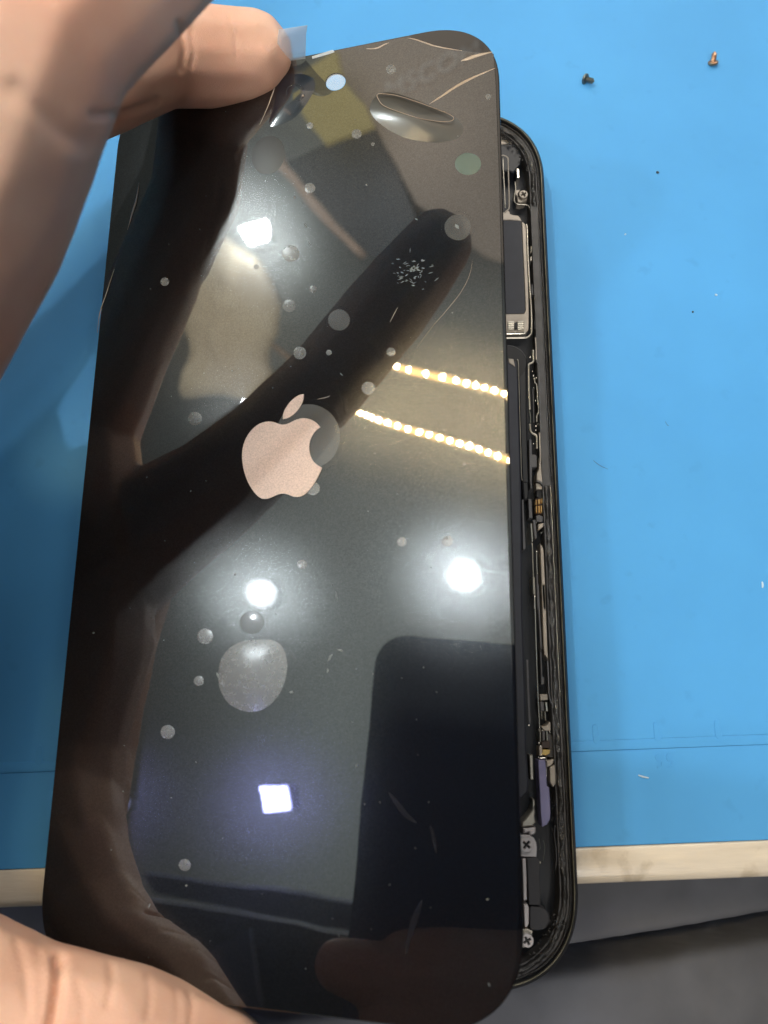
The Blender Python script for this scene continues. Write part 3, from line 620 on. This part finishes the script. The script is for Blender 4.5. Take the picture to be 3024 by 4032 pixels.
# the film's left margin stands up, its highlight put into a pale colour
def flap(pts, wd, lift, m='crease_glare'):
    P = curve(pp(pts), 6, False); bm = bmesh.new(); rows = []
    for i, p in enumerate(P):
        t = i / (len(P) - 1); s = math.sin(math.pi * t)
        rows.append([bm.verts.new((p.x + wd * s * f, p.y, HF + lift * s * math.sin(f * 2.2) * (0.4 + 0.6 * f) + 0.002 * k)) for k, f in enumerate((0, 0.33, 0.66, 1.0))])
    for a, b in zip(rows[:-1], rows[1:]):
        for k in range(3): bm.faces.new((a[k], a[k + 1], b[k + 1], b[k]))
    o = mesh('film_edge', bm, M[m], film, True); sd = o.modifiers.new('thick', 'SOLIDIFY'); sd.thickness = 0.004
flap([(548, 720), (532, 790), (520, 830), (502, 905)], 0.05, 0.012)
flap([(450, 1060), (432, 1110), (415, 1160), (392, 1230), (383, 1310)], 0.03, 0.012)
# inlaid logo: body with a bite, and leaf
SL = (850, 1500, 2.765)
def lz(pts, n=6): return curve([pan(SL[0] + a / SL[2], SL[1] + b / SL[2], 0).to_2d().to_3d() for a, b in pts], n, False)
b1 = lz([(1143, 507), (1100, 462), (1048, 430), (990, 414), (930, 414), (870, 432), (810, 462), (765, 478), (730, 481), (695, 474), (640, 455), (590, 448), (535, 454), (470, 478), (400, 535), (345, 610), (308, 700), (292, 800), (298, 900), (315, 990), (345, 1080), (388, 1165), (440, 1235), (485, 1274), (530, 1288), (580, 1282), (640, 1257), (690, 1238), (740, 1231), (790, 1240), (840, 1260), (890, 1267), (935, 1258), (985, 1228), (1040, 1170), (1095, 1090), (1135, 1010), (1160, 950)])
b2 = lz([(1160, 950), (1105, 915), (1060, 870), (1030, 800), (1021, 730), (1030, 660), (1060, 590), (1100, 540), (1143, 507)])
leaf = lz([(962, 149), (958, 200), (935, 262), (895, 325), (840, 378), (790, 408), (735, 420)])[:-1] + lz([(735, 420), (740, 365), (765, 305), (810, 240), (865, 190), (915, 160), (962, 149)])[:-1]
logo = plate('logo_body', [b1[:-1] + b2[:-1]], 0.0, HF + 0.016, M['logo'], panel)
plate('logo_leaf', [leaf], 0.0, HF + 0.016, M['logo'], panel)
# camera windows by the finger
bm = bmesh.new(); dome_bm(bm, curve([v.to_2d().to_3d() for v in pp([(1052, 500), (1072, 420), (1090, 330), (1120, 290), (1180, 284), (1230, 296), (1248, 322), (1240, 360), (1205, 420), (1160, 470), (1100, 500)])], 4), HF - 0.004, 0.03, 6); mesh('camera_window', bm, M['lens'], panel, True)
bm = bmesh.new(); dome_bm(bm, circ(1057, 612, 76, 92, 40, rot=0.3), HF - 0.004, 0.014, 6); mesh('camera_window', bm, M['ring'], panel, True)
tube('camera_ring', [v + Vector((0, 0, 0.026)) for v in circ(1165, 370, 36, 32, 28)], 0.008, M['lens'], panel, 1, 6, True)
bm = bmesh.new(); bmesh.ops.create_icosphere(bm, subdivisions=2, radius=0.022, matrix=Matrix.Translation(pan(1193, 378, 0.028))); mesh('camera_glint', bm, M['crease_glare'], panel, True)  # pale ball standing in for the highlight on the lens
# dust, scuffs and smears: tiny flakes lying on the film
bm = bmesh.new()
def flake(x, y, L, W, a):
    P = [pan(x + math.cos(a) * u - math.sin(a) * v, y + math.sin(a) * u + math.cos(a) * v, 0).to_2d() for u, v in ((-L, 0), (-L * 0.3, W), (L * 0.4, W * 0.8), (L, 0), (L * 0.2, -W))]
    plate_bm(bm, [P], HF + 0.0006, HF + 0.004)
for k in range(64):
    r = abs(random.gauss(0, 1)); a = random.random() * 6.28
    flake(1630 + 62 * r * math.cos(a), 1062 + 36 * r * math.sin(a), random.uniform(3, 11), random.uniform(1, 2.6), random.gauss(-0.15, 0.5))
for k in range(70): flake(random.uniform(430, 1960), random.uniform(420, 3900), random.uniform(1.5, 4), random.uniform(1, 2), random.random() * 3)
for x, y, L, W, a in ((1300, 2590, 18, 5, -1.0), (1340, 2560, 12, 4, 0.3), (1292, 2640, 10, 4, -1.3), (860, 2660, 14, 5, 1.2), (880, 2690, 16, 5, 1.4), (1148, 2725, 9, 5, 0), (1405, 3015, 8, 3, 2), (1800, 893, 12, 7, 0.9), (1326, 2350, 20, 1.6, 1.4), (1345, 1475, 9, 2, 0.8), (1220, 960, 14, 2, 1.1), (1205, 890, 12, 2, 0.9), (370, 2492, 5, 3, 0), (1640, 865, 7, 3, 0.5), (590, 3565, 10, 2, 2), (1920, 3540, 6, 4, 0), (1926, 3875, 9, 3, 1.2), (735, 3486, 5, 4, 0)): flake(x, y, L, W, a)
tag(mesh('dust', bm, M['dust'], film), kind='stuff')
def smear(pts, r):
    P = curve(pp(pts, HF + 0.001), 5, False)
    tube('smear', P, r * 0.6, M['smear'], film, 0.06, 10, rfun=lambda t: 0.1 + math.sin(math.pi * t) * (0.8 + 0.25 * noise.noise(Vector((t * 3, r * 99, 0)))))
smear([(1530, 3120), (1560, 3160), (1600, 3210), (1640, 3240)], 0.07)
smear([(1694, 3250), (1708, 3300), (1718, 3360)], 0.05); smear([(1662, 3545), (1640, 3600), (1615, 3680), (1598, 3760)], 0.075)
# the pull tab at the top edge
tb = curve([v for v in [pan(x, y, 0.05) for x, y in ((1093, 240), (1091, 200), (1090, 150), (1098, 118))]], 4, False)
bm = bmesh.new(); rows = []
for (xa, ya, h) in ((1090, 244, 0.02), (1092, 200, 0.30), (1093, 150, 0.55), (1098, 116, 0.72)):
    rows.append([bm.verts.new(pan(xa + f * 112, ya - 14 * f - (3 * f if ya < 120 else 0), h + 0.06 * math.sin(f * 3))) for f in (0, 0.25, 0.5, 0.75, 0.96, 1.0)])
for a, b in zip(rows[:-1], rows[1:]):
    for k in range(5): bm.faces.new((a[k], a[k + 1], b[k + 1], b[k]))
o = mesh('pull_tab', bm, M['tab'], panel, True); sd = o.modifiers.new('thick', 'SOLIDIFY'); sd.thickness = 0.006
bm = bmesh.new(); plate_bm(bm, [[v.to_2d() for v in pp([(1228, 222), (1310, 196), (1318, 205), (1300, 212), (1230, 232)])]], 0.0, 0.012); mesh('film_lug', bm, M['tab'], panel)

# ------------------------------------------------------------------ the hand that holds the panel (glass coordinates)
def D_(x, y, h): return pan(x, y, h)
def R_(x, y, h): return refl(x, y, h)
hand = empty('hand', PM); tag(hand, 'bare hand gripping the black glass at its top and bottom left corners', 'hand')
mid_f = [(D_(985, 232, 0.10), 0.80), (D_(840, 228, 0.38), 0.82), (D_(640, 212, 0.80), 0.86), (R_(775, 760, 1.55), 0.88), (R_(630, 1080, 2.35), 0.92), (R_(500, 1370, 3.0), 0.98), (R_(330, 1720, 3.5), 1.2)]
ind_f = [(R_(1722, 968, 4.75), 0.80), (R_(1640, 1075, 4.75), 0.88), (R_(1520, 1222, 4.75), 0.96), (R_(1300, 1490, 4.85), 0.97), (R_(1060, 1745, 4.25), 1.04), (R_(820, 1950, 3.9), 1.18), (R_(560, 2120, 3.8), 1.4), (R_(330, 2300, 3.4), 1.55)]
palm = [(R_(330, 1720, 3.5), 1.2), (R_(330, 2150, 3.0), 1.45), (R_(310, 2520, 3.0), 1.5), (R_(190, 2930, 2.9), 1.5), (R_(165, 3170, 2.6), 1.5), (R_(230, 3420, 2.0), 1.25), (R_(330, 3640, 1.5), 1.05)]
palm2 = [(R_(200, 1900, 3.0), 1.3), (R_(0, 2300, 3.2), 1.7), (R_(-120, 2800, 3.2), 1.9), (R_(-100, 3300, 2.6), 1.6), (R_(60, 3600, 1.8), 1.1)]
thumb = [(R_(330, 3640, 1.5), 1.05), (R_(430, 3800, 1.05), 0.98), (D_(440, 4095, 0.62), 0.92), (D_(640, 4150, 0.28), 0.86), (D_(820, 4205, 0.02), 0.78), (D_(930, 4250, -0.12), 0.66)]
heel = [(D_(-60, 3905, 1.2), 0.82), (D_(60, 3985, 1.0), 0.82), (D_(40, 4260, 0.8), 0.95)]
ring_f = [(R_(0, 2300, 3.2), 1.2), (D_(-700, 900, 1.6), 0.85), (D_(-420, 560, 0.4), 0.8), (D_(-250, 450, -0.3), 0.7)]
back = [(R_(520, 2140, 5.0), 1.25), (R_(360, 2540, 5.4), 1.5), (R_(260, 2980, 4.9), 1.5), (R_(210, 3330, 3.7), 1.35), (R_(230, 3420, 2.0), 1.25)]  # back of the hand bulked up out of view to shade the mat
back2 = [(R_(360, 2540, 5.4), 1.5), (R_(310, 2520, 3.0), 1.5), (R_(-120, 2800, 4.2), 2.2)]
wrist = [(R_(-120, 2800, 4.2), 2.2), (Vector((-11.2, -1.5, 6.2)), 2.7), (Vector((-12.5, 3.0, 7.6)), 2.9), (Vector((-19, 7, 11)), 3.2), (Vector((-32, 12, 16)), 4.0)]  # unseen forearm raised to block ceiling light from the left of the mat
body_mesh('skin', [mid_f, ind_f, palm, palm2, thumb, heel, ring_f, back, back2, wrist], M['skin'], hand, 0.055, 14, creases=[
    ([(705, 90), (728, 190), (716, 275)], 12, 0.05), ([(752, 120), (764, 200), (752, 262)], 9, 0.025), ([(905, 70), (930, 150), (930, 225)], 8, 0.015),
    ([(370, 452), (490, 446), (620, 402)], 14, 0.06), ([(60, 350), (170, 450), (260, 530), (330, 560)], 44, 0.04), 
    ([(234, 3780), (228, 3880), (216, 3960), (200, 4060)], 20, 0.13), ([(60, 3700), (100, 3830), (112, 3990)], 14, 0.02), ([(150, 3740), (165, 3860), (160, 4000)], 10, 0.015),
    ([(432, 3790), (444, 3860), (424, 3960)], 10, 0.03), ([(300, 3860), (330, 3950), (320, 4040)], 12, 0.015), ([(580, 3840), (592, 3920), (580, 4010)], 9, 0.02), ([(745, 3905), (760, 3960), (750, 4040)], 9, 0.025), ([(690, 3890), (702, 3960), (694, 4030)], 8, 0.012)])

# ------------------------------------------------------------------ what the glass mirrors: the camera phone, its holder, the room overhead
h0 = PD + 0.18
a = R_(1490, 2492, h0); b = R_(1378, 3650, h0); dn = (b - a).normalized(); rt = Vector((-dn.y, dn.x, 0)); 
if rt.x < 0: rt = -rt
ph = empty('camera_phone', PM); tag(ph, 'dark phone taking the picture, mirrored at lower right in the black glass', 'phone')
cpos = a + dn * 8.0 + rt * 3.75
ang = math.atan2(-dn.x * -1, dn.y * -1) if False else math.atan2(rt.y, rt.x)
def phl(l): return [Vector((cpos.x + v.x * math.cos(ang) - v.y * math.sin(ang), cpos.y + v.x * math.sin(ang) + v.y * math.cos(ang))) for v in l]
bm = bmesh.new(); plate_bm(bm, [phl(rrect(7.5, 16.0, 1.0, 12))], h0, h0 + 0.85, 0.05); mesh('case', bm, M['navy'], ph)
for k, yy in enumerate((4.9, 3.4)):
    bm = bmesh.new(); plate_bm(bm, [phl([Vector((2.9 + 0.5 * math.cos(t * math.pi / 12), yy + 0.5 * math.sin(t * math.pi / 12))) for t in range(24)])], h0 - 0.03, h0 - 0.002); mesh('lens_ring', bm, M['ring'], ph)
h2 = empty('hand', PM); tag(h2, 'hand steadying the camera phone, mirrored along the bottom of the glass', 'hand')
hh = 9.0
body_mesh('skin', [[(R_(1335, 3800, hh), 0.62), (R_(1450, 3830, hh), 0.72), (R_(1700, 3880, hh), 0.85), (R_(2100, 3930, hh), 0.95)],
                   [(R_(1600, 3790, hh + 0.4), 0.75), (R_(1750, 3800, hh + 0.4), 0.85), (R_(2150, 3850, hh + 0.5), 1.0)],
                   [(R_(1560, 4000, hh), 0.9), (R_(1900, 4020, hh), 1.1), (R_(2300, 4100, hh), 1.4)],
                   [(R_(2100, 3930, hh), 0.95), (R_(2350, 4050, hh), 1.5), (R_(2900, 4400, hh), 2.4)]], M['skin'], h2, 0.09, 8)

ZR = 110.0
bm = bmesh.new(); plate_bm(bm, [[(-330, -190), (170, -190), (170, 330), (-330, 330)]], ZR + 6, ZR + 10)
tag(mesh('ceiling', bm, M['ceil'], None), kind='structure')
def board(name, pts, z, th, m, label, cat):
    P = [refl_z(x, y, z) for x, y in pts]
    bm = bmesh.new(); plate_bm(bm, [[(p.x, p.y) for p in P]], z, z + th); return tag(mesh(name, bm, M[m], None), label, cat)
board('olive_board', [(1187, 444), (1150, 300), (1325, 200), (1345, 310), (1434, 409), (1474, 495), (1279, 567)], ZR - 14, 1.0, 'olive', 'olive yellow board overhead, mirrored beside the round flash opening', 'board')
board('brown_board', [(1345, 300), (1300, 130), (1700, -80), (2250, -80), (2250, 1120), (1900, 1000), (1640, 800), (1480, 500), (1434, 409)], ZR - 8, 1.0, 'dkbrown', 'brown shelf board overhead, mirrored in the top right of the glass', 'board')
board('dark_board', [(1279, 567), (1480, 497), (1580, 700), (1640, 860), (1560, 1060), (1406, 990), (1110, 640)], ZR - 6, 1.0, 'dkgrey', 'dark grey board overhead, mirrored right of the thin tan batten', 'board')
board('tan_batten', [(1085, 568), (1115, 640), (1300, 850), (1422, 985), (1398, 1000), (1270, 868), (1085, 652), (1070, 600)], ZR - 11, 2.0, 'tan', 'long thin tan batten overhead, mirrored slanting above the bubbles', 'batten')
board('tan_batten', [(1060, 1340), (1150, 1412), (1142, 1426), (1055, 1362)], ZR - 11, 2.0, 'tan', 'short tan batten overhead, mirrored just right of the beige sack', 'batten')
board('blue_shelf', [(560, 3440), (820, 3476), (1190, 3515), (1480, 3580), (1480, 3690), (1190, 3630), (920, 3578), (600, 3520)], ZR - 30, 1.0, 'bluebar', 'blue grey shelf overhead behind the holder, mirrored near the bottom', 'shelf')
board('dark_torso_panel', [(500, 3540), (920, 3590), (1190, 3645), (1500, 3710), (2300, 3750), (2300, 4300), (500, 4300)], ZR - 26, 1.0, 'dkgrey', 'flat dark panel in place of the holder torso, mirrored at the bottom', 'panel')  # flat panel stands in for the dark torso of the holder
board('pale_card', [(793, 3760), (984, 3654), (1030, 3964), (875, 3960)], ZR - 29, 0.6, 'bluebar', 'pale card under the dark panel, mirrored at the bottom of the glass', 'card')
# beige sack with soft folds
P = curve([refl_z(x, y, ZR - 18) for x, y in ((760, 1150), (830, 1010), (886, 935), (946, 969), (1012, 1012), (1067, 1096), (1100, 1180), (1104, 1240), (1094, 1313), (1067, 1355), (1060, 1420), (1073, 1490), (1010, 1590), (950, 1572), (862, 1551), (790, 1556), (741, 1568), (711, 1556), (742, 1485), (756, 1410), (735, 1325), (700, 1260))], 5)
bm = bmesh.new(); c0 = sum(P, Vector()) / len(P); rings_ = []
for k in range(10):
    f = 1 - k / 10; rr = []
    for p in P:
        v = c0.lerp(p, f); u = v * 0.10
        v.z = ZR - 18 - 3.5 * math.sqrt(max(0, 1 - f * f)) - 3.2 * abs(noise.noise(Vector((u.x * 2.2 + u.y, u.y * 0.9 - u.x, 2)))) * (1 - f * f * 0.9); rr.append(bm.verts.new(v))
    rings_.append(rr)
for a_, b_ in zip(rings_[:-1], rings_[1:]):
    for k in range(len(P)): bm.faces.new((a_[k], a_[(k + 1) % len(P)], b_[(k + 1) % len(P)], b_[k]))
bm.faces.new(rings_[-1]); bm.faces.new([rings_[0][k] for k in range(len(P))][::-1])
tag(mesh('beige_sack', bm, M['sack'], None, True), 'beige crumpled sack hanging overhead, mirrored between the fingers', 'sack')

def lamp(pts, z, m, label, rnd=0):
    P = [refl_z(x, y, z) for x, y in pts]
    if rnd: P = curve(P, rnd)
    c = sum(P, Vector()) / len(P); root = empty('ceiling_lamp', Matrix.Translation(c)); tag(root, label, 'lamp', 'lamps overhead seen in the glass')
    L = [Vector((p.x - c.x, p.y - c.y)) for p in P]
    if m == 'lamp_w':                                       # a bright core behind a frosted rim
        bm = bmesh.new(); plate_bm(bm, [L], -0.4, 0.0); mesh('diffuser', bm, M['frost'], root)
        bm = bmesh.new(); plate_bm(bm, [[v * 0.62 for v in L]], -0.5, -0.404); mesh('bright_core', bm, M[m], root)
    elif m == 'lamp_v':                                     # rows of small cells
        bm = bmesh.new(); plate_bm(bm, [L], -0.4, 0.0); mesh('diffuser', bm, M['frost_v'], root)
        if len(L) == 4:
            bm = bmesh.new(); A, B, Cc, Dd = L
            for i in range(7):
                for j in range(6):
                    f = lambda u, t: (A.lerp(B, u)).lerp(Dd.lerp(Cc, u), t)
                    u0, u1, t0, t1 = (i + 0.16) / 7, (i + 0.84) / 7, (j + 0.2) / 6, (j + 0.8) / 6
                    plate_bm(bm, [[f(u0, t0), f(u1, t0), f(u1, t1), f(u0, t1)]], -0.5, -0.404)
            mesh('lamp_cells', bm, M[m], root)
        else:
            bm = bmesh.new(); plate_bm(bm, [[v * 0.62 for v in L]], -0.5, -0.404); mesh('bright_core', bm, M[m], root)
    else:
        bm = bmesh.new(); plate_bm(bm, [L], -0.4, 0.0); mesh('diffuser', bm, M[m], root)
    bm = bmesh.new(); plate_bm(bm, [[v * 1.12 for v in L]], 0.01, 2.0); mesh('housing', bm, M['dkgrey'], root)
def disc(px, py, r): return [(px + r * math.cos(k * math.pi / 8), py + r * math.sin(k * math.pi / 8)) for k in range(16)]
lamp([(949, 905), (1051, 873), (1055, 945), (988, 965)], ZR - 20, 'lamp_sq', 'small square white lamp, mirrored as a skewed bright square near the top')
lamp(disc(1030, 2335, 56), ZR - 6, 'lamp_w', 'round white lamp, mirrored left, above the cluster of big bubbles')
lamp(disc(1828, 2265, 66), ZR - 6, 'lamp_w', 'round white lamp, mirrored near the right edge of the glass')
lamp([(1030, 3098), (1132, 3098), (1148, 3190), (1050, 3192)], ZR - 6, 'lamp_v', 'square violet white lamp, mirrored in the lower middle')
lamp(disc(985, 1592, 30), ZR - 6, 'lamp_w', 'round white lamp, mirrored just above the apple leaf, half hidden by a finger')
lamp(disc(470, 3160, 40), ZR - 6, 'lamp_v', 'violet white lamp, mirrored at lower left behind the hand')

ledm = None
def strip_of_leds(pts, n, z, label):
    P = [refl_z(x, y, z) for x, y in pts]; C = curve(P, 12, False)
    root = empty('led_strip', Matrix.Translation(C[0])); tag(root, label, 'LED strip', 'LED strips over the bench')
    Q = [p - C[0] for p in C]
    tube('phosphor_band', Q, 0.26, M['ledbar'], root, 0.5, 8)
    tot = len(Q) - 1; me = None
    tube('strip_backing', [q + Vector((0, 0, 0.45)) for q in Q], 0.5, M['white'], root, 0.4, 8)
    for k in range(n):
        f = (k + 0.5) / n * tot; i = int(f); p = Q[i].lerp(Q[min(i + 1, tot)], f - i)
        if me is None:
            bm = bmesh.new(); bmesh.ops.create_icosphere(bm, subdivisions=1, radius=0.105); o = mesh('led_chip', bm, M['led'], root); me = o.data
        else:
            o = bpy.data.objects.new('led_chip', me); COL.objects.link(o); o.parent = root
        o.location = p + Vector((0, 0, -0.2))
strip_of_leds([(1480, 1420), (1567, 1448), (1785, 1499), (1922, 1531), (2060, 1580), (2200, 1640)], 18, 62, 'upper warm LED strip, mirrored above the other strip in the glass')
strip_of_leds([(1300, 1590), (1412, 1628), (1512, 1658), (1676, 1709), (1831, 1754), (1986, 1804), (2200, 1880)], 24, 62, 'lower warm LED strip, mirrored level with the apple logo')
# lettering on the brown board, read in the mirror
tp = refl_z(1700, 282, ZR - 8.4); tq = refl_z(1800, 236, ZR - 8.4); tdir = (tq - tp).normalized()
o = link('lettering', text_mesh('MSCOM', 5.6, 0.15, 'lettering'), M['text'], None)
tz = Vector((0, 0, 1)); ty = tz.cross(tdir)
up_t = refl_z(1690, 240, ZR - 8.4) - tp
if ty.dot(up_t) < 0: ty = -ty
o.matrix_world = Matrix(((tdir.x, ty.x, 0, tp.x), (tdir.y, ty.y, 0, tp.y), (0, 0, 1, tp.z), (0, 0, 0, 1)))
tag(o, 'pale raised lettering on the brown board, mirrored at the top right', 'lettering')
